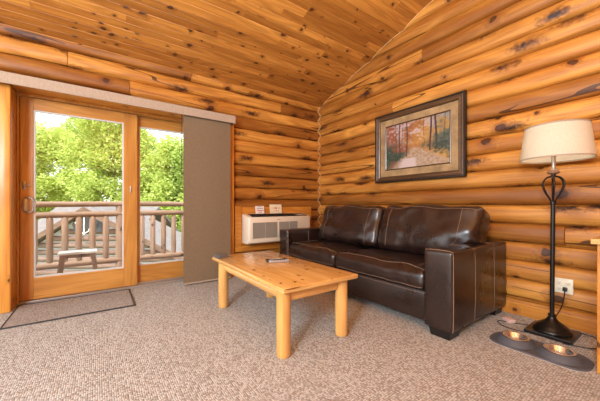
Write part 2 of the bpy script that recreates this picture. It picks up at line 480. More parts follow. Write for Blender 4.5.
# ceiling of tongue and groove boards, parallel to the door wall, rising towards the camera
bm = bmesh.new()
la = bm.verts.layers.float.new('rnd'); uv = bm.loops.layers.uv.verify()
sl = math.atan(.32); dy, dz = -math.cos(sl), math.sin(sl); ny, nz = math.sin(sl), math.cos(sl)
W = .092; Ls = (3.86+.5)/math.cos(sl)
for r in range(int(Ls/W)+1):
    s0 = r*W
    x = XMIN-R.uniform(0, 2)
    while x < XR_C+.02:
        x2 = min(x+R.uniform(.9, 3.0), XR_C+.02); xa = max(x, XMIN)
        if x2 > XMIN+.02 and x2-xa > .01:
            val = R.random(); vo = R.random()*5
            tone_dark = R.random() < .07
            if tone_dark: val = (R.randrange(0, 7)+.02)/7.13
            rows = []
            for xx in (xa+.001, x2-.001):
                row = []
                for ds, up in ((0, .006), (.005, 0), (W-.005, 0), (W, .006)):
                    s = s0+ds
                    co = Vector((xx, 3.86+dy*s+0*up, 2.69-.32*.06+dz*s)) + Vector((0, ny, nz))*up
                    v = bm.verts.new(co); v[la] = val; row.append((v, s))
                rows.append(row)
            for q in range(3):
                f = bm.faces.new((rows[0][q][0], rows[0][q+1][0], rows[1][q+1][0], rows[1][q][0]))
                for l in f.loops:
                    s = [b for a in rows for b in a if b[0] == l.vert][0][1]
                    l[uv].uv = (l.vert.co.x+vo, (s-s0)+vo*.8)
        x = x2
t = bmesh.new()
a = Vector((0, 3.86, 2.671)); 
quad = []
for xx in (XMIN, XR_C+.2):
    for s in (-.35, Ls):
        for up in (.008, .12):
            quad.append(t.verts.new(Vector((xx, 3.86+dy*s, 2.671+dz*s))+Vector((0, ny, nz))*up))
for f in ((0, 1, 3, 2), (4, 5, 7, 6), (0, 1, 5, 4), (2, 3, 7, 6), (0, 2, 6, 4), (1, 3, 7, 5)): t.faces.new([quad[i] for i in f])
merge(bm, t)
RZ = 2.671+dz*Ls; RYY = 3.86+dy*Ls
t = bmesh.new(); qa = [t.verts.new((x, y, z)) for x in (XMIN, XR_C+.2) for y, z in ((RYY+.05, RZ), (YMIN-.15, RZ-.32*(RYY-YMIN+.15)), (YMIN-.15, RZ-.32*(RYY-YMIN+.15)+.12), (RYY+.05, RZ+.14))]
for f in ((0, 1, 2, 3), (4, 5, 6, 7), (0, 1, 5, 4), (1, 2, 6, 5), (2, 3, 7, 6), (3, 0, 4, 7)): t.faces.new([qa[i] for i in f])
merge(bm, t)
wallobj('ceiling', bm, M['plank'])

bm = bmesh.new(); box(bm, XMIN, XR_C+.1, YMIN, 4.06, -.25, 0)
o = obj('floor', bm, M['carpet']); o['kind'] = 'structure'

# baseboard along the sofa wall
bm = bmesh.new(); box(bm, XR_P-.012, XR_P+.045, YMIN, YL_P, 0, .112, .006)
o = obj('baseboard_right', bm, M['trim'], axis='Y'); o['kind'] = 'structure'

# casing of the door opening
bm = bmesh.new()
box(bm, OX0-.078, OX0, 3.70, 4.05, 0, 2.12, .010, 3)
o = obj('trim_2', bm, M['trim'], axis='Z', smooth=True, rnd=.97); o['kind'] = 'structure'
bm = bmesh.new()
box(bm, OX0-.078, OX1+.08, 3.725, 4.05, OZ, OZ+.055, .004)
o = obj('trim_3', bm, M['trim'], axis='X'); o['kind'] = 'structure'
bm = bmesh.new()
box(bm, OX1, OX1+.06, 3.72, 4.05, 0, OZ, .01)
o = obj('trim_4', bm, M['trim'], axis='Z'); o['kind'] = 'structure'

# ------------------------------------------------------------------ sliding patio door
door = bpy.data.objects.new('door_1', None); C.objects.link(door); door.location = (.4, 4.0, 0); door['kind'] = 'structure'
bm = bmesh.new()
box(bm, OX0, OX0+.018, 3.93, 4.12, .02, OZ, .003); box(bm, OX1-.018, OX1, 3.93, 4.12, .02, OZ, .003)
box(bm, OX0+.018, OX1-.018, 3.93, 4.12, OZ-.03, OZ, .003)
obj('jamb', bm, M['door'], door, axis='Z')
bm = bmesh.new(); box(bm, OX0, OX1, 3.92, 4.14, 0, .022, .004)
box(bm, OX0+.02, OX1-.02, 4.018, 4.026, .022, .034); 
obj('threshold', bm, M['alum'], door)
def panel(name, x0, x1, gx0, gx1, y0, y1):
    bm = bmesh.new()
    box(bm, x0, gx0-.006, y0, y1, .026, 2.10, .004)
    box(bm, gx1+.006, x1, y0, y1, .026, 2.10, .004)
    p = obj(name, bm, M['door'], door, axis='Z', rnd=.5)
    bm = bmesh.new()
    box(bm, gx0-.006, gx1+.006, y0+.001, y1-.001, .026, .246, .003)
    obj('bottom_rail', bm, M['door'], p, axis='X', rnd=.36)
    bm = bmesh.new()
    box(bm, gx0-.006, gx1+.006, y0+.001, y1-.001, 1.983, 2.10, .003)
    obj('top_rail', bm, M['door'], p, axis='X', rnd=.42)
    bm = bmesh.new(); b = .009
    box(bm, gx0-.006, gx0+b, y0+.008, y1-.008, .246, 1.983); box(bm, gx1-b, gx1+.006, y0+.008, y1-.008, .246, 1.983)
    box(bm, gx0+b, gx1-b, y0+.008, y1-.008, .246, .252+b); box(bm, gx0+b, gx1-b, y0+.008, y1-.008, 1.977-b, 1.983)
    obj('glazing_bead', bm, M['bead'], p)
    bm = bmesh.new(); ym = (y0+y1)/2; box(bm, gx0+b, gx1-b, ym-.003, ym+.003, .252+b, 1.977-b)
    obj('glass', bm, M['glass'], p)
    return p
p1 = panel('sliding_panel', -.645, .385, -.54, .239, 3.96, 4.005)
p2 = panel('fixed_panel', .375, 1.455, .4175, 1.35, 4.035, 4.08)
# D handle on an oval plate, thumb-turn above it
bm = bmesh.new(); hx, hy = -.607, 3.96
lathe(bm, [(0, -.006), (.028, -.006), (.030, 0), (.024, .004), (0, .005)], seg=24, sy=2.6)
bmesh.ops.transform(bm, matrix=Matrix.Translation((hx, hy, 1.0)) @ Matrix.Rotation(PI/2, 4, 'X'), verts=bm.verts)
tube(bm, catmull([(hx, hy-.004, 1.07), (hx+.02, hy-.025, 1.078), (hx+.05, hy-.032, 1.070), (hx+.064, hy-.034, 1.035), (hx+.064, hy-.034, .965), (hx+.05, hy-.032, .930), (hx+.02, hy-.025, .922), (hx, hy-.004, .93)], 5), .0075, 10)
obj('handle', bm, M['pewter'], p1, smooth=True, angle=60)
bm = bmesh.new()
lathe(bm, [(0, -.006), (.018, -.006), (.020, 0), (.014, .006), (0, .008)], seg=20, sy=2.3)
bmesh.ops.transform(bm, matrix=Matrix.Translation((hx-.006, hy, 1.20)) @ Matrix.Rotation(PI/2, 4, 'X'), verts=bm.verts)
tube(bm, [(hx-.006, hy-.006, 1.20), (hx-.006, hy-.03, 1.20)], .006, 8)
tube(bm, [(hx-.012, hy-.03, 1.198), (hx+.02, hy-.032, 1.20), (hx+.045, hy-.032, 1.205)], [.006, .005, .004], 8)
obj('lock', bm, M['pewter'], p1, smooth=True, angle=60)
bm = bmesh.new()
tube(bm, [(.315, 3.957, 1.16), (.315, 3.957, 1.22)], .009, 10); box(bm, .306, .324, 3.956, 3.962, 1.15, 1.23, .003)
obj('finger_pull', bm, M['pewter'], p1, smooth=True)

# carpet mat by the door
mt = empty('door_mat', (-.17, 3.55, 0), 'grey carpet mat with black bound edges on the floor in front of the sliding door', 'mat')
bm = bmesh.new(); box(bm, -.635, .285, 3.235, 3.86, .001, .009, .002); obj('pile', bm, M['mat'], mt)
bm = bmesh.new()
P4 = [(-.64, 3.23), (.295, 3.23), (.295, 3.87), (-.64, 3.87)]
for i in range(4):
    a, b = P4[i], P4[(i+1) % 4]
    tube(bm, [(a[0], a[1], .007), (b[0], b[1], .007)], .0065, 8)
obj('edge_binding', bm, M['binding'], mt, smooth=True)

# ------------------------------------------------------------------ panel blind
bl = empty('panel_blind', (.6, 3.66, 2.10), 'taupe fabric panel blind with long valance drawn to the right of the sliding door', 'blind')
bm = bmesh.new(); box(bm, -2.3, 1.505, 3.60, 3.612, 2.098, 2.20, .003); box(bm, -2.3, 1.505, 3.612, 3.77, 2.185, 2.20, .002)
box(bm, 1.493, 1.505, 3.612, 3.77, 2.098, 2.185, .002)
obj('valance', bm, M['valance'], bl)
bm = bmesh.new(); box(bm, -2.3, 1.49, 3.64, 3.72, 2.150, 2.183, .002); obj('track', bm, M['alum'], bl)
for i, (xa, xb, yy) in enumerate(((.850, 1.455, 3.650), (.862, 1.463, 3.672), (.874, 1.469, 3.694))):
    bm = bmesh.new(); nx, nzz = 14, 12; grid = []
    for side in (0, 1):
        g_ = []
        for a in range(nx+1):
            row = []
            for b in range(nzz+1):
                x = xa+(xb-xa)*a/nx; z = .022+(2.15-.022)*b/nzz
                y = yy+.004*math.sin(x*9+i)+.003*math.sin(z*2.1+x*3)+side*.0022
                row.append(bm.verts.new((x, y, z)))
            g_.append(row)
        grid.append(g_)
        for a in range(nx):
            for b in range(nzz): bm.faces.new((g_[a][b], g_[a+1][b], g_[a+1][b+1], g_[a][b+1]))
    A, B = grid
    for a in range(nx):
        bm.faces.new((A[a][0], A[a+1][0], B[a+1][0], B[a][0])); bm.faces.new((A[a][-1], A[a+1][-1], B[a+1][-1], B[a][-1]))
    for b in range(nzz):
        bm.faces.new((A[0][b], A[0][b+1], B[0][b+1], B[0][b])); bm.faces.new((A[-1][b], A[-1][b+1], B[-1][b+1], B[-1][b]))
    pn = obj('panel', bm, M['blind'], bl, smooth=True)
    bm = bmesh.new(); box(bm, xa+.002, xb-.002, yy-.006, yy+.006, .016, .036, .002); obj('hem_bar', bm, M['valance'], pn)
bm = bmesh.new(); tube(bm, [(.835, 3.665, 2.13), (.833, 3.665, 1.30)], .0045, 8); obj('wand', bm, M['black_rubber'], bl, smooth=True)

# ------------------------------------------------------------------ sofa
sofa = empty('sofa', (2.58, 2.22, 0), 'dark brown leather two-cushion sofa with wide square arms against the log wall', 'sofa')
def rounded(h, r, n=(20, 20, 10)):
    """cube surface grid p in [-1,1]^3 -> function giving a rounded box"""
    hx, hy, hz = h
    def f(p):
        v = Vector((p[0]*hx, p[1]*hy, p[2]*hz))
        c = Vector((max(-hx+r, min(hx-r, v.x)), max(-hy+r, min(hy-r, v.y)), max(-hz+r, min(hz-r, v.z))))
        d = v-c
        if d.length > 1e-6: v = c+d.normalized()*r
        return v
    return f
def cubegrid(n, f):
    bm = bmesh.new(); cache = {}
    def vert(i, j, k):
        key = (i, j, k)
        if key not in cache:
            def sm(a, m):
                t = 2*a/m-1
                return math.sin(t*PI/2)*.45+t*.55
            cache[key] = bm.verts.new(f((sm(i, n[0]), sm(j, n[1]), sm(k, n[2]))))
        return cache[key]
    nx, ny_, nz_ = n
    for a in range(nx):
        for b in range(ny_):
            for c in (0, nz_): bm.faces.new((vert(a, b, c), vert(a+1, b, c), vert(a+1, b+1, c), vert(a, b+1, c)))
    for a in range(nx):
        for b in range(nz_):
            for c in (0, ny_): bm.faces.new((vert(a, c, b), vert(a+1, c, b), vert(a+1, c, b+1), vert(a, c, b+1)))
    for a in range(ny_):
        for b in range(nz_):
            for c in (0, nx): bm.faces.new((vert(c, a, b), vert(c, a+1, b), vert(c, a+1, b+1), vert(c, a, b+1)))
    return bm
def wr(v, seed, amp, sc): return noise.noise(v*sc+Vector((seed, seed*1.7, seed*.3)))*amp

# base, back
bm = bmesh.new(); box(bm, 2.125, 3.02, 1.235, 3.215, .072, .312, .015, 3); bs = obj('base', bm, M['leather'], sofa, smooth=True)
bm = bmesh.new(); tube(bm, [(2.123, 1.24, .29), (2.123, 3.21, .29)], .0022, 6); obj('seam', bm, M['stitch'], bs)
f0 = rounded((.11, 1.0, .28), .05)
def fback(p):
    v = f0(p); v.x += (v.z)*.12
    return v+Vector((2.955, 2.225, .56))
obj('back', cubegrid((6, 24, 10), fback), M['leather'], sofa, smooth=True, angle=0)
# arms
for y0, y1 in ((1.020, 1.238), (3.215, 3.41)):
    yc, hy_ = (y0+y1)/2, (y1-y0)/2
    f1 = rounded((.511, hy_, .297), .013)
    def farm(p, yc=yc, f1=f1):
        v = f1(p); w = v+Vector((2.591, yc, .360))
        puff = .007*(1-p[0]**2)*(1-p[2]**2)
        if abs(p[1]) > .98: w.y += puff*(1 if p[1] > 0 else -1)
        if p[2] > .98: w.z += .008*(1-p[0]**4)*(1-p[1]**2)
        return w+Vector((0, wr(w, 2, .003, 6), wr(w, 5, .003, 7)))
    ar = obj('arm', cubegrid((28, 8, 18), farm), M['leather'], sofa, smooth=True, angle=0)
    for xx in (2.44, 2.81):   # stitched lines round the arm
        bm = bmesh.new()
        px = (xx-2.591)/.511
        pth = [farm((px, -1, -.95+1.95*q/10)) for q in range(11)]+[farm((px, -1+2*q/6, 1)) for q in range(7)]+[farm((px, 1, 1-1.95*q/10)) for q in range(11)]
        tube(bm, pth, .0026, 6); obj('seam', bm, M['stitch'], ar, smooth=True)
    bm = bmesh.new()      # piping round the front panel of the arm
    pth = [farm((-.965, -1, -1+2*q/14)) for q in range(15)]+[farm((-.965, -1+2*q/6, 1)) for q in range(7)]+[farm((-.965, 1, 1-2*q/14)) for q in range(15)]
    tube(bm, pth, .0035, 6)
    obj('seam', bm, M['stitch'], ar, smooth=True)
# seat cushions
for i, (y0, y1) in enumerate(((1.24, 2.292), (2.298, 3.21))):
    yc, hy_ = (y0+y1)/2, (y1-y0)/2
    f2 = rounded((.33, hy_, .082), .048)
    def fseat(p, yc=yc, hy_=hy_, f2=f2, i=i):
        v = f2(p)
        cr = (1-p[0]**4)*(1-p[1]**4)
        if p[2] > 0: v.z += .034*cr*min(1, max(0, v.z/.082))
        if p[0] < 0: v.x -= .016*(1-p[1]**2)*(1-p[2]**2)
        w = v+Vector((2.425, yc, .392))
        crease = .004*math.sin(18*w.y+9*w.x)*abs(p[1])**3
        w.z += wr(w, 3+i, .012, 4.5)*(p[2] > 0)+wr(w, 8+i, .006, 12)+crease
        w.x += wr(w, 4+i, .010, 9)
        return w
    sc = obj('seat_cushion', cubegrid((26, 40, 10), fseat), M['leather'], sofa, smooth=True, angle=0)
    bm = bmesh.new()
    tube(bm, [fseat((-.84, -.96+1.92*q/40, 1))+Vector((0, 0, .001)) for q in range(41)], .0026, 6)
    obj('seam', bm, M['stitch'], sc, smooth=True); bm = bmesh.new()
    tube(bm, [fseat((-1, -.96+1.92*q/40, -.72)) for q in range(41)], .0026, 6)
    for s_ in (-.80,):
        obj('seam', bm, M['stitch'], sc, smooth=True); bm = bmesh.new()
        tube(bm, [fseat((-.84+1.5*q/24, s_*(1 if i == 0 else -1), 1))+Vector((0, 0, .001)) for q in range(25)], .0024, 6)
    obj('seam', bm, M['stitch'], sc, smooth=True)
# back cushions
for i, (y0, y1) in enumerate(((1.075, 2.095), (2.115, 3.135))):
    yc, hy_ = (y0+y1)/2, (y1-y0)/2
    f3 = rounded((.115, hy_, .245), .055)
    rot = Matrix.Rotation(math.radians(19), 3, 'Y')
    def fbk(p, yc=yc, hy_=hy_, f3=f3, i=i, rot=rot):
        v = f3(p)
        cr = (1-p[1]**4)*(1-p[2]**4)
        if p[0] < 0: v.x -= .045*cr
        v.z += .020*(1-p[1]**2)*(p[2] > .3)+ .010*math.cos(p[1]*7)*(p[2] > .3)
        # upper half spreads over the arm, lower half is held between the arms
        k = max(0, min(1, (p[2]+.62)/.3))
        outer = (p[1] < 0) if i == 0 else (p[1] > 0)
        if outer and i == 0: v.y += (1-k)*.125*abs(p[1])**2 - .012*k*abs(p[1])
        w = rot @ v + Vector((2.715, yc, .728))
        fold = math.exp(-((p[1]*(-1 if i == 0 else 1)-.75)**2)*10)*math.exp(-((p[2]+.25)**2)*4)
        w.x += fold*.014*math.sin(26*(w.z)+8*w.y)+wr(w, 11+i*3, .022, 4.2)+wr(w, 15+i, .010, 11)
        w.z += wr(w, 21+i, .016, 7)
        w.y += wr(w, 31+i, .012, 6)
        return w
    bc = obj('back_cushion', cubegrid((14, 44, 26), fbk), M['leather'], sofa, smooth=True, angle=0)
    for s_ in (-.72, .72):
        bm = bmesh.new(); tube(bm, [fbk((-1, s_, -.95+1.75*q/20)) for q in range(21)], .0022, 6); obj('seam', bm, M['stitch'], bc, smooth=True)
    bm = bmesh.new()
    tube(bm, [fbk((-1, -.97+1.94*q/40, .80)) for q in range(41)], .0022, 6)
    obj('seam', bm, M['stitch'], bc, smooth=True)
# block feet
for x0, x1 in ((2.085, 2.25), (2.90, 3.06)):
    for y0, y1 in ((1.034, 1.205), (3.235, 3.405)):
        t = bmesh.new(); box(t, x0, x1, y0, y1, 0, .074, .003)
        cx, cy = (x0+x1)/2, (y0+y1)/2
        for v in t.verts:
            if v.co.z < .03: v.co.x = cx+(v.co.x-cx)*.84; v.co.y = cy+(v.co.y-cy)*.84
        obj('foot', t, M['leg_black'], sofa)

# ------------------------------------------------------------------ coffee table
tb = empty('coffee_table', (1.28, 2.19, 0), 'honey pine coffee table with round log legs on the carpet before the sofa', 'table')
TZ = .471
bm = bmesh.new(); box(bm, .945, 1.622, 1.50, 2.88, TZ-.034, TZ, .008, 3)
top = obj('tabletop', bm, M['pine'], tb, axis='Y', smooth=True, rnd=.62)
for x, y in ((.998, 1.585), (1.525, 1.585), (.998, 2.69), (1.525, 2.69)):
    bm = bmesh.new()
    lathe(bm, [(0, 0), (.041, 0), (.046, .006), (.0475, .02), (.048, .22), (.0465, TZ-.036), (0, TZ-.036)], (x, y, 0), 28)
    obj('leg', bm, M['pineleg'], tb, axis='Z', smooth=True)
for x in (.998, 1.525):
    bm = bmesh.new(); s = -1 if x < 1.2 else 1
    n = 12; rows = []
    for yy in (1.634, 2.641):
        rows.append([bm.verts.new((x+s*.020*math.sin(PI*q/n)+s*.0, yy, TZ-.038-.070*q/n)) for q in range(n+1)]+[bm.verts.new((x-s*.018, yy, TZ-.108)), bm.verts.new((x-s*.018, yy, TZ-.038))])
    m_ = len(rows[0])
    for q in range(m_): bm.faces.new((rows[0][q], rows[0][(q+1) % m_], rows[1][(q+1) % m_], rows[1][q]))
    bm.faces.new(rows[0]); bm.faces.new(rows[1][::-1])
    obj('apron', bm, M['pineleg'], tb, axis='Y', smooth=True)
for y in (1.585, 2.69):
    bm = bmesh.new(); box(bm, 1.047, 1.476, y-.014, y+.014, TZ-.112, TZ-.036, .006); obj('apron', bm, M['pineleg'], tb, axis='X')

# slate coasters stacked at the far end of the table
for q in range(3):
    c = Vector((1.0+.002*q, 2.775-.003*q, TZ+.0006+q*.0116))
    bm = bmesh.new(); box(bm, -.052, .052, -.052, .052, 0, .011, .0025)
    bmesh.ops.transform(bm, matrix=Matrix.Translation(c) @ Matrix.Rotation(.1+.05*q, 4, 'Z'), verts=bm.verts)
    o = obj('coaster', bm, M['slate'], origin=c, smooth=True)
    props(o, ['grey square coaster at the bottom of the stack on the table corner', 'grey square coaster in the middle of the stack on the table corner', 'grey square coaster topmost of the stack on the table corner'][q], 'coaster', 'coasters stacked on the coffee table')

# two remote controls side by side
def remote(c, ang, L, Wd, hh, label, body):
    r = empty('remote_control', c, label, 'remote control', 'remote controls on the coffee table')
    T = Matrix.Translation(c) @ Matrix.Rotation(ang, 4, 'Z')
    f = rounded((L/2, Wd/2, hh/2), hh*.45)
    def ff(p):
        v = f(p); v.y *= 1-.18*p[0]; v.z += hh/2+.004*p[0]**2*(p[2] > 0)
        return T @ v
    obj('case', cubegrid((16, 8, 6), ff), body, r, smooth=True, angle=0)
    for a in range(7):
        for b in range(3):
            bm = bmesh.new()
            box(bm, -.004, .004, -.0035, .0035, 0, .003, .001, 1)
            bmesh.ops.transform(bm, matrix=T @ Matrix.Translation((-L*.38+a*L*.105, (b-1)*.0125, hh-.0008)), verts=bm.verts)
            obj('button', bm, M['ivory'] if body is M['black_rubber'] else M['button'], r)
remote(Vector((1.36, 2.235, TZ+.0006)), math.radians(-20), .19, .048, .020, 'silver-grey remote control, the nearer of two on the coffee table', M['silver_plastic'])
remote(Vector((1.37, 2.300, TZ+.0006)), math.radians(-15), .20, .046, .018, 'black remote control lying just behind the silver-grey one', M['black_rubber'])

# ------------------------------------------------------------------ wall air conditioner
bm = bmesh.new(); AX0, AX1 = 1.567, 2.92
box(bm, AX0, AX1, 3.757, 3.80, .35, .97, .003)
o = obj('trim_5', bm, M['trim'], axis='X'); o['kind'] = 'structure'
bm = bmesh.new(); box(bm, AX0-.01, AX0+.085, 3.735, 3.757, .34, .98, .003); box(bm, AX0+.085, AX1, 3.735, 3.757, .34, .415, .003)
o = obj('trim_6', bm, M['trim'], axis='X'); o['kind'] = 'structure'
ac = empty('air_conditioner', (2.2, 3.64, .46), 'beige through-wall air conditioner on a plywood surround left of the sofa', 'air conditioner')
ux0, ux1, uy0, uy1, uz0, uz1 = 1.665, 2.735, 3.53, 3.757, .455, .872
bm = bmesh.new()
pr = [(uy1, uz0), (uy0+.05, uz0), (uy0+.012, uz0+.02), (uy0, uz0+.06), (uy0, uz1-.08), (uy0+.012, uz1-.045), (uy0+.05, uz1-.03), (uy1-.02, uz1), (uy1, uz1)]
rows = []
for x, ins in ((ux0, .03), (ux0+.012, .008), (ux0+.03, 0), (ux1-.03, 0), (ux1-.012, .008), (ux1, .03)):
    cz = (uz0+uz1)/2
    rows.append([bm.verts.new((x, min(uy1, y+ins) if y < uy1-.03 else y, cz+(z-cz)*(1-ins*.6))) for y, z in pr])
for a in range(len(rows)-1):
    for b in range(len(pr)): bm.faces.new((rows[a][b], rows[a][(b+1) % len(pr)], rows[a+1][(b+1) % len(pr)], rows[a+1][b]))
bm.faces.new(rows[0]); bm.faces.new(rows[-1][::-1])
obj('housing', bm, M['cream'], ac, smooth=True)
# black discharge grille along the sloping top
bm = bmesh.new()
def topz(y): return uz1-.03+(y-(uy0+.05))/(uy1-.02-uy0-.05)*.03
box(bm, ux0+.06, ux1-.05, uy0+.025, uy1-.045, uz1-.046, uz1-.018, .004)
for v in bm.verts:
    if v.co.z > uz1-.03: v.co.z = topz(v.co.y)+.003
vent = obj('discharge_grille', bm, M['vent_black'], ac)
bm = bmesh.new()
for q in range(11):
    y = uy0+.035+q*.013
    tube(bm, [(ux0+.07, y, topz(y)+.005), (ux1-.25, y, topz(y)+.005)], .0022, 6)
obj('louver', bm, M['vent_black'], vent, smooth=True)
bm = bmesh.new(); box(bm, ux1-.20, ux1-.10, uy0+.06, uy0+.12, topz(uy0+.09)+.002, topz(uy0+.09)+.009, .001); obj('control_pad', bm, M['cream'], ac)
for gx in ((1.725, 1.915), (1.925, 2.115), (2.150, 2.320), (2.330, 2.470)):
    bm = bmesh.new(); zz = .535
    box(bm, gx[0], gx[1], uy0-.001, uy0+.004, .535, .755)
    while zz < .755:
        box(bm, gx[0], gx[1], uy0-.006, uy0+.001, zz, zz+.004); zz += .0085
    x = gx[0]
    while x < gx[1]:
        box(bm, x, x+.003, uy0-.0055, uy0+.001, .535, .755); x += .0125
    obj('intake_grille', bm, M['intake'], ac)
bm = bmesh.new(); box(bm, 2.12, 2.17, uy0-.002, uy0+.004, .80-.012, .80-.004); obj('badge', bm, M['grey_ink'], ac)

# cards propped on top of the air conditioner
def card(name, x0, x1, yb, zb, h, mat, lines, label):
    c = Vector(((x0+x1)/2, yb, zb))
    r = empty(name, c, label, 'sign', 'small signs on top of the air conditioner')
    T = Matrix.Translation(c) @ Matrix.Rotation(math.radians(-8), 4, 'X')
    w = (x1-x0)/2
    bm = bmesh.new(); box(bm, -w, w, -.0015, .0015, 0, h); bmesh.ops.transform(bm, matrix=T, verts=bm.verts); obj('card', bm, mat, r)
    for (u0, u1, v0, v1, mm) in lines:
        bm = bmesh.new(); box(bm, -w+2*w*u0, -w+2*w*u1, -.0024, -.0014, h*v0, h*v1); bmesh.ops.transform(bm, matrix=T, verts=bm.verts)
        obj('print_line', bm, M[mm], r)
card('notice_card', 1.86, 2.005, 3.715, .8735, .112, M['paper'], [(.28, .72, .87, .93, 'grey_ink'), (.2, .85, .62, .70, 'grey_ink'), (.2, .8, .36, .46, 'red_ink'), (.84, .92, .36, .46, 'grey_ink'), (.36, .48, .12, .22, 'grey_ink'), (.52, .7, .12, .22, 'grey_ink')],
     'small white notice card with one red line standing on the air conditioner')
card('decorated_card', 2.10, 2.312, 3.715, .8735, .136, M['cream_paper'], [(.46, .60, .50, .68, 'red_ink'), (.27, .40, .55, .60, 'grey_ink'), (.34, .40, .60, .66, 'grey_ink'), (.72, .86, .55, .60, 'grey_ink'), (.76, .8, .60, .66, 'grey_ink'), (.38, .44, .28, .38, 'red_ink'), (.52, .60, .28, .38, 'red_ink'), (.68, .72, .28, .38, 'red_ink'), (.04, .96, .14, .16, 'grey_ink')],
     'wider cream card with a small red emblem standing on the air conditioner')

# ------------------------------------------------------------------ framed landscape
FY0, FY1, FZ0, FZ1 = 1.367, 2.527, 1.293, 2.183
fr = empty('framed_picture', (3.09, (FY0+FY1)/2, (FZ0+FZ1)/2), 'framed autumn woodland path print with gold mat hanging above the sofa', 'picture')
def rect_frame(y0, y1, z0, z1, pr):
    bm = bmesh.new(); rows = []
    for ins, x in pr:
        rows.append([bm.verts.new((x, y0+ins, z0+ins)), bm.verts.new((x, y1-ins, z0+ins)), bm.verts.new((x, y1-ins, z1-ins)), bm.verts.new((x, y0+ins, z1-ins))])
    n = len(rows)
    for a in range(n):
        A, B = rows[a], rows[(a+1) % n]
        for q in range(4): bm.faces.new((A[q], A[(q+1) % 4], B[(q+1) % 4], B[q]))
    return bm
BK = 3.100
obj('outer_edge', rect_frame(FY0, FY1, FZ0, FZ1, [(0, BK), (0, 3.062), (.006, 3.054), (.018, 3.054), (.022, 3.062), (.022, BK)]), M['frame_black'], fr)
obj('moulding', rect_frame(FY0, FY1, FZ0, FZ1, [(.022, BK), (.022, 3.060), (.030, 3.055), (.040, 3.060), (.044, 3.066), (.056, 3.066), (.062, 3.062), (.070, 3.068), (.078, 3.078), (.078, BK)]), M['frame_brown'], fr, axis='Y')
obj('matboard', rect_frame(FY0, FY1, FZ0, FZ1, [(.078, BK), (.078, 3.082), (.156, 3.082), (.156, BK)]), M['matboard'], fr)
obj('fillet', rect_frame(FY0, FY1, FZ0, FZ1, [(.156, BK), (.156, 3.077), (.162, 3.074), (.170, 3.079), (.170, BK)]), M['frame_brown'], fr, axis='Y')
# the print: left in the photo = larger Y
bm = bmesh.new(); cl = bm.verts.layers.float_color.new('paint')
NW, NH = 200, 132; y0, y1, z0, z1 = FY0+.170, FY1-.170, FZ0+.170, FZ1-.170
def lerp(a, b, t): t = max(0, min(1, t)); return tuple(a[q]+(b[q]-a[q])*t for q in range(3))
def paint(u, v):
    n1 = noise.noise(Vector((u*6, v*6, 1))); n2 = noise.noise(Vector((u*22, v*22, 4))); n3 = noise.noise(Vector((u*45, v*45, 9)))
    sky = (.56, .48, .52); orange = (.5, .2, .06); red = (.30, .11, .06); gold = (.60, .33, .08)
    c = lerp(red, gold, (u-.15)*1.6+n1*.6+n2*.5)
    c = lerp(c, sky, (n1*.9+n2*1.0+(v-.75)*1.4)*1.3)
    c = lerp(c, (.58, .40, .38), .5 if (u < .35 and n2 > .15) else 0)
    # dark green undergrowth left and right
    gl = max((.50-u*.85+n1*.25)-abs(v-.28)*1.1, (u-.50)*1.3+n1*.2-abs(v-.42)*1.9)
    c = lerp(c, (.045, .07, .05), (gl+.03+n2*.25)*3.4)
    c = lerp(c, (.16, .22, .17), (n2+n3-.25)*1.4 if gl > .1 else 0)
    if u > .6: c = lerp(c, (.13, .16, .12), (1-abs(u-.88)*4)*(.6+n2) if v > .45 else 0)
    # path
    wl = .40-.36*max(0, (.42-v)/.42)**1.1+n2*.03; wr_ = .58+.55*max(0, (.42-v)/.42)
    if v < .42+n2*.02:
        inside = min((u-wl), (wr_-u))*9
        pc = lerp((.52, .40, .31), (.36, .24, .13), .5+n2*.9+n3*.9)
        c = lerp(c, pc, inside)
        if v < .2: c = lerp(c, (.62, .52, .50), (.16-abs(u-.36)*.9)*7*inside if inside > 0 else 0)
    # trunks
    for tu, tw, tv0, dk in ((.17, .008, .34, .6), (.245, .012, .30, .9), (.36, .012, .24, .8), (.735, .013, .30, 1), (.81, .014, .30, 1), (.29, .006, .4, .6), (.64, .006, .42, .5), (.93, .007, .42, .6)):
        uu = tu+.010*math.sin(v*5+tu*30)
        if abs(u-uu) < tw and v > tv0: c = lerp(c, (.07, .04, .045), dk)
    return tuple(x*.85 for x in c)
g_ = []
for a in range(NW+1):
    row = []
    for b in range(NH+1):
        u, v = a/NW, b/NH
        w = bm.verts.new((3.086, y1+(y0-y1)*u, z0+(z1-z0)*v)); w[cl] = (*paint(u, v), 1); row.append(w)
    g_.append(row)
for a in range(NW):
    for b in range(NH): bm.faces.new((g_[a][b], g_[a+1][b], g_[a+1][b+1], g_[a][b+1]))
bk = [bm.verts.new((BK, y, z)) for y, z in ((y1, z0), (y0, z0), (y0, z1), (y1, z1))]
for q in bk: q[cl] = (.2, .15, .1, 1)
bm.faces.new(bk)
obj('print', bm, M['print'], fr)

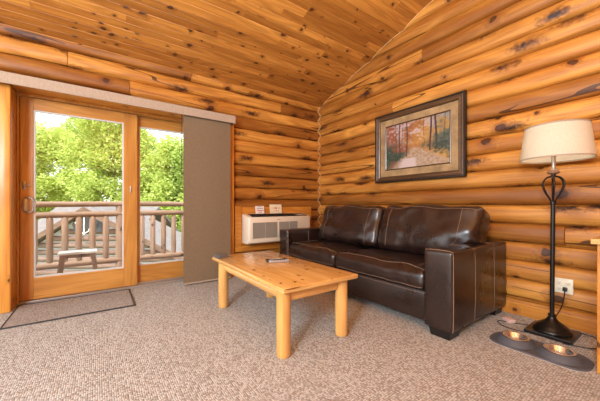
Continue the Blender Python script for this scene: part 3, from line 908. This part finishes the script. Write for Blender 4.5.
# ------------------------------------------------------------------ floor lamp
LX, LY = 2.87, .645
lp = empty('floor_lamp', (LX, LY, 0), 'dark bronze floor lamp with cream linen drum shade beside the sofa', 'lamp')
def shear(bm):       # the stem leans very slightly, as in the photo
    for v in bm.verts:
        k = max(0, v.co.z-.13); v.co.x += .0095*k*.81; v.co.y -= .0095*k*.58
    return bm
bm = bmesh.new(); box(bm, LX-.14, LX+.14, LY-.14, LY+.14, 0, .026, .004); obj('base_plate', bm, M['iron'], lp)
bm = bmesh.new(); lathe(bm, [(0, .026), (.118, .026), (.120, .034), (.112, .046), (.104, .05), (.101, .060), (.085, .074), (.060, .090), (.040, .105), (.026, .125), (.022, .140), (.026, .146), (.022, .153), (.015, .156), (0, .156)], (LX, LY, 0), 40)
obj('bell_base', bm, M['iron'], lp, smooth=True, angle=50)
bm = bmesh.new(); lathe(bm, [(0, .156), (.0145, .156), (.0145, 1.00), (.018, 1.004), (.018, 1.028), (.010, 1.032), (0, 1.032)], (LX, LY, 0), 20)
obj('pole', shear(bm), M['iron'], lp, smooth=True)
for q in range(6):      # bird-cage of bent bars
    a = 2*PI*q/6+.3; bm = bmesh.new()
    P = [(LX+math.cos(a)*r, LY+math.sin(a)*r, z) for r, z in ((.012, 1.022), (.024, 1.05), (.048, 1.09), (.068, 1.14), (.068, 1.18), (.046, 1.212), (.014, 1.222))]
    tube(bm, catmull(P, 5), .0055, 8); obj('cage_bar', shear(bm), M['iron'], lp, smooth=True)
bm = bmesh.new(); lathe(bm, [(0, 1.216), (.026, 1.216), (.026, 1.224), (.014, 1.230), (.014, 1.240), (0, 1.240)], (LX, LY, 0), 24); obj('collar', shear(bm), M['iron'], lp, smooth=True)
bm = bmesh.new(); lathe(bm, [(0, 1.240), (.026, 1.240), (.038, 1.248), (.040, 1.256), (.034, 1.264), (.020, 1.270), (0, 1.270)], (LX, LY, 0), 24); obj('knob', shear(bm), M['antique'], lp, smooth=True)['label'] = 'worn copper coloured knob'
bm = bmesh.new(); lathe(bm, [(0, 1.270), (.020, 1.270), (.014, 1.282), (.012, 1.30), (.014, 1.33), (.012, 1.37), (.018, 1.375), (.018, 1.42), (0, 1.42)], (LX, LY, 0), 24); obj('socket', shear(bm), M['pewter'], lp, smooth=True)
SZ0, SZ1, SR0, SR1 = 1.352, 1.612, .222, .192; SX, SY = LX+.014, LY-.010
bm = bmesh.new(); e = .003
lathe(bm, [(SR0, SZ0), (SR1, SZ1), (SR1-e, SZ1), (SR0-e, SZ0)], (SX, SY, 0), 56, closed=True)
sh = obj('lamp_shade', shear(bm), M['shade'], lp, smooth=True, angle=60)
for z, r in ((SZ0, SR0), (SZ1, SR1)):
    bm = bmesh.new(); d = .011*(1 if z == SZ0 else -1); k = (SR1-SR0)/(SZ1-SZ0)*d
    lathe(bm, [(r+.0015, z-.0005*(1 if d > 0 else -1)), (r+k+.0015, z+d), (r+k-.004, z+d), (r-.004, z)], (SX, SY, 0), 56, closed=True)
    obj('shade_trim', shear(bm), M['shade_trim'], sh, smooth=True, angle=60)
bm = bmesh.new()
for q in range(3):
    a = 2*PI*q/3+.5; tube(bm, [(SX, SY, 1.595), (SX+math.cos(a)*(SR1-.004), SY+math.sin(a)*(SR1-.004), 1.606)], .002, 6)
tube(bm, [(LX+.018, LY, 1.40), (LX+.045, LY, 1.45), (LX+.045, LY, 1.55), (SX, SY, 1.595)], .002, 6); tube(bm, [(LX-.018, LY, 1.40), (LX-.045, LY, 1.45), (LX-.045, LY, 1.55), (SX, SY, 1.595)], .002, 6)
obj('harp', shear(bm), M['pewter'], lp, smooth=True)
bm = bmesh.new(); lathe(bm, [(0, 1.596), (.012, 1.596), (.012, 1.602), (.007, 1.61), (.014, 1.624), (.012, 1.634), (0, 1.638)], (SX, SY, 0), 16); obj('finial', shear(bm), M['iron'], lp, smooth=True)
bm = bmesh.new(); lathe(bm, [(0, 1.42), (.014, 1.42), (.016, 1.44), (.030, 1.48), (.030, 1.50), (.018, 1.525), (0, 1.53)], (LX, LY, 0), 20); obj('bulb', shear(bm), M['bulb'], lp, smooth=True)
# cord, plug and in-line foot switch
OY, OZc = .624, .337
bm = bmesh.new()
tube(bm, catmull([(XR_P-.040, .612, .315), (XR_P-.060, .61, .27), (XR_P-.045, .63, .17), (XR_P-.05, .665, .08), (3.045, .69, .012), (3.04, .60, .006), (3.03, .44, .006), (2.90, .37, .006), (2.78, .41, .006), (2.71, .55, .006)], 8), .0035, 8)
tube(bm, catmull([(2.86, .79, .02), (2.86, .86, .006), (2.80, .98, .006), (2.72, .93, .006), (2.70, .84, .006), (2.722, .76, .006)], 8), .0035, 8)
obj('cord', bm, M['black_rubber'], lp, smooth=True)
bm = bmesh.new(); box(bm, XR_P-.042, XR_P-.014, .598, .626, .300, .330, .005); obj('plug', bm, M['black_rubber'], lp, smooth=True)
bm = bmesh.new(); box(bm, -.042, .042, -.030, .030, 0, .028, .007, 3)
bmesh.ops.transform(bm, matrix=Matrix.Translation((2.86, .925, .001)) @ Matrix.Rotation(1.0, 4, 'Z'), verts=bm.verts)
obj('foot_switch', bm, M['pink_tag'], lp, smooth=True)['label'] = 'pale pinkish square switch on the black cord'

# ------------------------------------------------------------------ wall outlet
ol = empty('wall_outlet', (XR_P, OY, .337), 'ivory double wall outlet on the log wall behind the lamp pole', 'outlet')
bm = bmesh.new(); box(bm, XR_P-.012, XR_P+.003, OY-.058, OY+.058, .277, .398, .004); obj('cover_plate', bm, M['ivory'], ol, smooth=True)
for y in (OY+.027, OY-.027):
    for z in (.361, .314):
        bm = bmesh.new(); box(bm, XR_P-.0145, XR_P-.010, y-.017, y+.017, z-.014, z+.014, .003); rc = obj('receptacle', bm, M['ivory'], ol, smooth=True)
        if not (y < OY and z < .33):
            bm = bmesh.new()
            for s_ in (-.006, .006): box(bm, XR_P-.0152, XR_P-.0143, y+s_-.0012, y+s_+.0012, z-.002, z+.007)
            box(bm, XR_P-.0152, XR_P-.0143, y-.0022, y+.0022, z-.009, z-.005)
            obj('slot', bm, M['ivory_dark'], rc)

# ------------------------------------------------------------------ pet feeder
fx, fy = 2.462, .632
fd = empty('pet_feeder', (fx, fy, 0), 'grey silicone double pet feeder tray on the carpet beside the lamp', 'pet feeder')
def stadium(hx, hy, r, n=10):
    P = []
    for cx, cy, a0 in ((hx-r, hy-r, 0), (-hx+r, hy-r, 90), (-hx+r, -hy+r, 180), (hx-r, -hy+r, 270)):
        for q in range(n+1):
            a = math.radians(a0+90*q/n); P.append((cx+r*math.cos(a), cy+r*math.sin(a)))
    return P
def loft(bm, rings):
    R_ = [[bm.verts.new((fx+x, fy+y, z)) for x, y in P] for P, z in rings]
    n = len(R_[0])
    for a in range(len(R_)-1):
        for q in range(n): bm.faces.new((R_[a][q], R_[a][(q+1) % n], R_[a+1][(q+1) % n], R_[a+1][q]))
    bm.faces.new(R_[0][::-1]); bm.faces.new(R_[-1])
bm = bmesh.new(); loft(bm, [(stadium(.133, .272, .10), 0), (stadium(.134, .273, .10), .008), (stadium(.129, .268, .096), .013), (stadium(.124, .263, .092), .009), (stadium(.118, .257, .088), .009)])
obj('tray', bm, M['silicone'], fd, smooth=True)
bm = bmesh.new(); loft(bm, [(stadium(.138, .277, .102), .0005), (stadium(.138, .277, .102), .003), (stadium(.132, .271, .10), .003)]); obj('tray_rim', bm, M['clear_rim'], fd)['label'] = 'thin pale lower rim'
for cy in (fy+.125, fy-.115):
    bm = bmesh.new(); lathe(bm, [(.117, .009), (.110, .018), (.092, .040), (.083, .047), (.076, .046), (.074, .009)], (fx, cy, 0), 40); obj('bowl_holder', bm, M['silicone'], fd, smooth=True)
for cy, lb in ((fy+.125, 'round stainless steel pet bowl set in the tray nearer the sofa'), (fy-.115, 'round stainless steel pet bowl set in the tray farther from the sofa')):
    bm = bmesh.new(); lathe(bm, [(.0, .0135), (.052, .0135), (.060, .018), (.069, .047), (.080, .0485), (.0815, .0505), (.079, .053), (.069, .051), (.066, .048), (.057, .021), (.050, .016), (0, .016)], (fx, cy, 0), 44)
    o = obj('pet_bowl', bm, M['steel'], origin=(fx, cy, .0135), smooth=True, angle=60); props(o, lb, 'bowl', 'pet bowls in the feeder tray')

# ------------------------------------------------------------------ pine side table cut by the right edge
st = empty('pine_table', (2.74, .03, 0), 'plain pine table, only its corner and one leg showing at the right edge', 'table')
bm = bmesh.new(); box(bm, 2.375, 3.06, -.62, .360, .768, .800, .004); obj('tabletop', bm, M['pine'], st, axis='Y')
for x in (2.41, 2.98):
    for y in (.338, -.53):
        bm = bmesh.new(); box(bm, x, x+.065, y-.065, y, 0, .768, .004); obj('leg', bm, M['trim'], st, axis='Z')
for y in (.318, -.595+.02):
    bm = bmesh.new(); box(bm, 2.475, 2.98, y-.02, y, .68, .768); obj('apron', bm, M['trim'], st, axis='X')
for x in (2.43, 3.01):
    bm = bmesh.new(); box(bm, x, x+.02, -.53, .273, .68, .768); obj('apron', bm, M['trim'], st, axis='Y')

# ------------------------------------------------------------------ outside: deck
bm = bmesh.new(); y = 4.14; 
while y < 5.75: box(bm, -4, 5, y, y+.135, -.14, -.10, .004); y += .142
box(bm, -4, 5, 4.06, 5.75, -.30, -.145)
o = obj('deck_floor', bm, M['deck'], axis='X'); o['kind'] = 'structure'
RY = 5.60
rl = empty('deck_railing', (.3, RY, -.10), 'weathered log deck railing with round balusters outside the sliding door', 'railing')
def rail(name, z, r, x0=-3.6, x1=4.6, wob=.006):
    bm = bmesh.new(); pts = []; x = x0
    while x <= x1: pts.append((x, RY+wob*math.sin(x*2.1+z*9), z+wob*math.cos(x*1.7+z*5))); x += .25
    tube(bm, pts, r, 14); return obj(name, bm, M['greylog'], rl, axis='X', smooth=True)
rail('top_rail', 1.013, .044); rail('middle_rail', .855, .046); rail('bottom_rail', .085, .050)
x = .29-20*.1725
posts = [.29, -2.47, 3.05]
for px in posts:
    bm = bmesh.new(); tube(bm, [(px, RY+.02, -.10), (px, RY+.02, .5), (px, RY+.02, .99)], [.062, .058, .056], 14); obj('post', bm, M['greylog'], rl, axis='Z', smooth=True)
for q in range(-17, 24):
    bx_ = .29+q*.1725-.02
    if any(abs(bx_-p) < .09 for p in posts): continue
    bm = bmesh.new(); a = R.uniform(-.006, .006)
    tube(bm, [(bx_, RY, .10), (bx_, RY, .17), (bx_+a, RY, .5), (bx_, RY, .78), (bx_, RY, .835)], [.022, .042, .043, .042, .024], 12)
    obj('baluster', bm, M['greylog'], rl, axis='Z', smooth=True)
# bench
bn = empty('wooden_bench', (-.23, 5.02, -.10), 'small sun-bleached wooden bench with splayed legs on the deck', 'bench')
bm = bmesh.new(); box(bm, -.445, -.015, 4.90, 5.14, .325, .357, .008); obj('seat', bm, M['whitewood'], bn, smooth=True)
for sx in (-1, 1):
    for sy in (-1, 1):
        bm = bmesh.new(); cx = -.23+sx*.165; cy = 5.02+sy*.075
        t = bmesh.new(); box(t, -.026, .026, -.018, .018, 0, 1, 0)
        for v in t.verts:
            k = 1-v.co.z; v.co = Vector((cx+v.co.x+sx*.05*k, cy+v.co.y+sy*.02*k, -.10+v.co.z*.425))
        merge(bm, t); obj('leg', bm, M['greylog'], bn, axis='Z')
bm = bmesh.new(); box(bm, -.37, -.09, 5.005, 5.035, .265, .325, .004); obj('stretcher', bm, M['greylog'], bn, axis='X')

# ------------------------------------------------------------------ outside: neighbouring cabin
bm = bmesh.new(); box(bm, -60, 60, 5.9, 90, -3.6, -3.4); o = obj('ground', bm, M['grass']); o['kind'] = 'structure'
FW = Vector((.5814, .8136, 0)); RT = Vector((.8136, -.5814, 0))
def GP(s, f, z): return FW*f+RT*s+Vector((0, 0, z))      # the cabin faces our deck: s runs along its front, f away from us
c0 = GP(-8.2, 12.5, -3.4)
cb = empty('neighbouring_cabin', c0, 'brown log cabin with pale gabled roof beyond the deck railing', 'building')
def slab(bm, P, th, dirv):
    A = [bm.verts.new(p) for p in P]; B = [bm.verts.new(p+dirv*th) for p in P]
    bm.faces.new(A); bm.faces.new(B[::-1]); n = len(P)
    for q in range(n): bm.faces.new((A[q], A[(q+1) % n], B[(q+1) % n], B[q]))
UP = Vector((0, 0, 1)); AS, AZ = -8.21, .922; kl, kr = .60, .51; SL, SR_ = -2.3, 3.9
bm = bmesh.new()
slab(bm, [GP(-12.06, 14, .925), GP(-7.0, 14, .925), GP(-7.0, 11.5, -.65), GP(-12.06, 11.5, -.65)], -.12, UP)
slab(bm, [GP(-12.06, 14, .925), GP(-7.0, 14, .925), GP(-7.0, 17, -.9), GP(-12.06, 17, -.9)], -.12, UP)
for s1, kk in ((SL, kl), (SR_, kr)):
    slab(bm, [GP(AS, 10.7, AZ), GP(AS+s1, 10.7, AZ-abs(s1)*kk), GP(AS+s1, 13.6, AZ-abs(s1)*kk), GP(AS, 13.6, AZ)], -.12, UP)
obj('roof', bm, M['shingle'], cb)
for s1, kk in ((SL, kl), (SR_, kr)):
    bm = bmesh.new()
    slab(bm, [GP(AS, 10.66, AZ+.01), GP(AS+s1, 10.66, AZ+.01-abs(s1)*kk), GP(AS+s1, 10.66, AZ-.2-abs(s1)*kk), GP(AS, 10.66, AZ-.2)], .05, FW)
    obj('bargeboard', bm, M['cabinlog'], cb, axis='X', rnd=.3)
bm = bmesh.new()
slab(bm, [GP(AS+SL+.2, 11.05, -3.4), GP(AS+SR_-.2, 11.05, -3.4), GP(AS+SR_-.2, 11.05, AZ-.1-SR_*kr), GP(AS, 11.05, AZ-.13), GP(AS+SL+.2, 11.05, AZ-.1+SL*kl)], 1.5, FW)
slab(bm, [GP(-11.9, 11.95, -3.4), GP(-7.2, 11.95, -3.4), GP(-7.2, 11.95, -.5), GP(-11.9, 11.95, -.5)], 3.5, FW)
obj('wall', bm, M['mortar'], cb)
z = -2.2; lg = R.random
while z < AZ-.3:
    d = AZ-.22-z-.1; s0 = AS-min(-SL-.2, d/kl); s1 = AS+min(SR_-.2, d/kr)
    if s1-s0 > .3:
        bm = bmesh.new(); tube(bm, [GP(s0, 11.03, z), GP((s0+s1)/2, 11.03, z), GP(s1, 11.03, z)], .105, 10)
        obj('wall_log', bm, M['cabinlog'], cb, axis='X', smooth=True)
    if z < -.6:
        bm = bmesh.new(); tube(bm, [GP(-12.0, 11.93, z), GP(-10.2, 11.93, z)], .105, 10); obj('wall_log', bm, M['cabinlog'], cb, axis='X', smooth=True)
    z += .27
bm = bmesh.new(); slab(bm, [GP(AS-.55, 10.90, -.05), GP(AS+.55, 10.90, -.05), GP(AS+.55, 10.90, .38), GP(AS, 10.90, .62), GP(AS-.55, 10.90, .38)], .03, FW); obj('gable_window', bm, M['darkglass'], cb)
bm = bmesh.new()
for k1 in (-1, 1): tube(bm, [GP(AS, 10.72, -.10), GP(AS+.16*k1, 10.72, .0), GP(AS+.34*k1, 10.72, .35)], .018, 8)
tube(bm, [GP(AS, 10.72, -.12), GP(AS, 10.72, .75)], .02, 8)
obj('gable_brace', bm, M['whitewood'], cb, smooth=True)

# ------------------------------------------------------------------ outside: trees
def tree(x, y, top, rx, seed, label, leafmat, n=7000, base=-2.8, trunk_r=.16, ls=.13):
    rr = random.Random(seed)
    t = empty('leafy_tree', (x, y, -3.4), label, 'tree', 'trees beyond the deck')
    bm = bmesh.new(); blobs = []
    tube(bm, [(x, y, -3.4), (x+.1, y, -1), (x-.05, y+.1, 1.0), (x+.05, y, top-1.2)], [trunk_r, trunk_r*.8, trunk_r*.55, trunk_r*.15], 8)
    cz = (base+top)/2; rz = (top-base)/2
    for q in range(90):
        a = rr.uniform(0, 2*PI); zz = rr.uniform(-1, .86); k = math.sqrt(max(.05, 1-zz*zz))*rr.uniform(.35, .95)
        p = Vector((x+math.cos(a)*rx*k, y+math.sin(a)*rx*k, cz+zz*rz))
        blobs.append((p, rr.uniform(.6, 1.15)))
        s = Vector((x, y, p.z-rr.uniform(.4, 1.0)*k*1.2))
        tube(bm, [s, (s+p)/2+Vector((0, 0, -.1)), p], [.05, .03, .012], 5)
    obj('trunk', bm, M['bark'], t, smooth=True)
    me = bpy.data.meshes.new('foliage'); V = []; F = []; rv = []
    for q in range(n):
        p, r = blobs[rr.randrange(len(blobs))]
        d = Vector((rr.gauss(0, 1), rr.gauss(0, 1), rr.gauss(0, 1))).normalized()*r*rr.uniform(.35, 1.15)
        d.z *= .95; c = p+d
        if c.y < 7.2: continue
        a = Vector((rr.gauss(0, 1), rr.gauss(0, 1), rr.gauss(0, .6))).normalized(); b = a.cross(Vector((rr.gauss(0, 1), rr.gauss(0, 1), rr.gauss(0, 1)))).normalized()
        s = ls*rr.uniform(.6, 1.3); i = len(V)
        V += [c-a*s, c-b*s*.45, c+a*s*.9, c+b*s*.45]; F.append((i, i+1, i+2, i+3)); v = min(1, max(0, rr.gauss(.5, .3))); rv += [v]*4
    o0 = Vector(t.location)
    me.from_pydata([v-o0 for v in V], [], F); at = me.attributes.new('rnd', 'FLOAT', 'POINT'); at.data.foreach_set('value', rv)
    me.materials.append(leafmat); o = bpy.data.objects.new('foliage', me); C.objects.link(o); o.parent = t
def tp(px, f):
    p = FW*f+RT*((px-300)/282*f); return p.x, p.y
for px, f, ytop, rx, sd_, lab, mt_, n_, ls_ in (
    (44, 22.0, 114, 2.9, 1, 'bright leafy tree seen at the left side of the larger door pane', 'leaf', 42000, .12),
    (114, 21.5, 100, 3.1, 2, 'broad leafy tree filling the right side of the larger door pane', 'leaf', 44000, .12),
    (176, 21.0, 134, 2.9, 3, 'lower leafy tree seen through the narrower door pane', 'leaf', 42000, .12),
    (-12, 28.0, 122, 3.2, 4, 'leafy tree farther back at the left edge of the larger door pane', 'leaf2', 12000, .16),
    (80, 31.0, 112, 3.6, 6, 'green tree rising behind the two nearest in the larger door pane', 'leaf2', 20000, .17),
    (150, 30.0, 130, 3.4, 8, 'dimmer green tree behind the lower one in the narrower door pane', 'leaf2', 20000, .17),
    (225, 28.0, 130, 3.4, 5, 'far leafy tree at the blind side of the narrower door pane', 'leaf', 12000, .16)):
    x_, y_ = tp(px, f); tree(x_, y_, 1+(205-ytop)/282*f-.4, rx, sd_, lab, M[mt_], n_, ls=ls_)

# ------------------------------------------------------------------ light
w = bpy.data.worlds.new('World'); bpy.context.scene.world = w; w.use_nodes = True
nt = w.node_tree; nt.nodes.clear(); g = G(nt)
bg = g.n('ShaderNodeBackground'); wo = g.n('ShaderNodeOutputWorld')
bg.inputs[0].default_value = (.93, .96, 1, 1); bg.inputs[1].default_value = 1.9
nt.links.new(bg.outputs[0], wo.inputs[0])
sd = bpy.data.lights.new('sun', 'SUN'); sd.energy = 5; sd.angle = math.radians(4); sd.color = (1, .95, .86)
so = bpy.data.objects.new('sun', sd); C.objects.link(so)
so.rotation_euler = (-Vector((-.35, -.45, .95))).to_track_quat('-Z', 'Y').to_euler()

ld = bpy.data.lights.new('added_bounce_light', 'AREA'); ld.shape = 'DISK'; ld.size = .5; ld.energy = 140; ld.color = (.86, .93, 1)  # added unseen light aimed at the ceiling, standing in for bounced flash
lo = bpy.data.objects.new('added_bounce_light', ld); C.objects.link(lo); lo.location = (.5, -.4, 1.9); lo.rotation_euler = (PI, 0, 0)

ld = bpy.data.lights.new('added_fill_light', 'AREA'); ld.shape = 'DISK'; ld.size = 1.1; ld.energy = 135; ld.color = (.86, .93, 1)  # soft fill added out of view by the open side, no such lamp there
lo = bpy.data.objects.new('added_fill_light', ld); C.objects.link(lo); lo.location = (-2.45, -.7, 2.3)
lo.rotation_euler = (Vector((1.8, 2.2, 1.2))-lo.location).to_track_quat('-Z', 'Y').to_euler()

# ------------------------------------------------------------------ camera
cam = bpy.data.cameras.new('camera'); co = bpy.data.objects.new('camera', cam); C.objects.link(co)
cam.sensor_width = 36; cam.lens = 36*282/600; cam.shift_y = 4.5/600; cam.clip_start = .05
co.location = (0, 0, 1.0); co.rotation_euler = (PI/2, 0, math.radians(54.45-90))
sc_ = bpy.context.scene; sc_.camera = co
sc_.view_settings.view_transform = 'Standard'; sc_.view_settings.look = 'None'; sc_.view_settings.gamma = 1
sc_.view_settings.exposure = 0.6; sc_.view_settings.use_curve_mapping = False
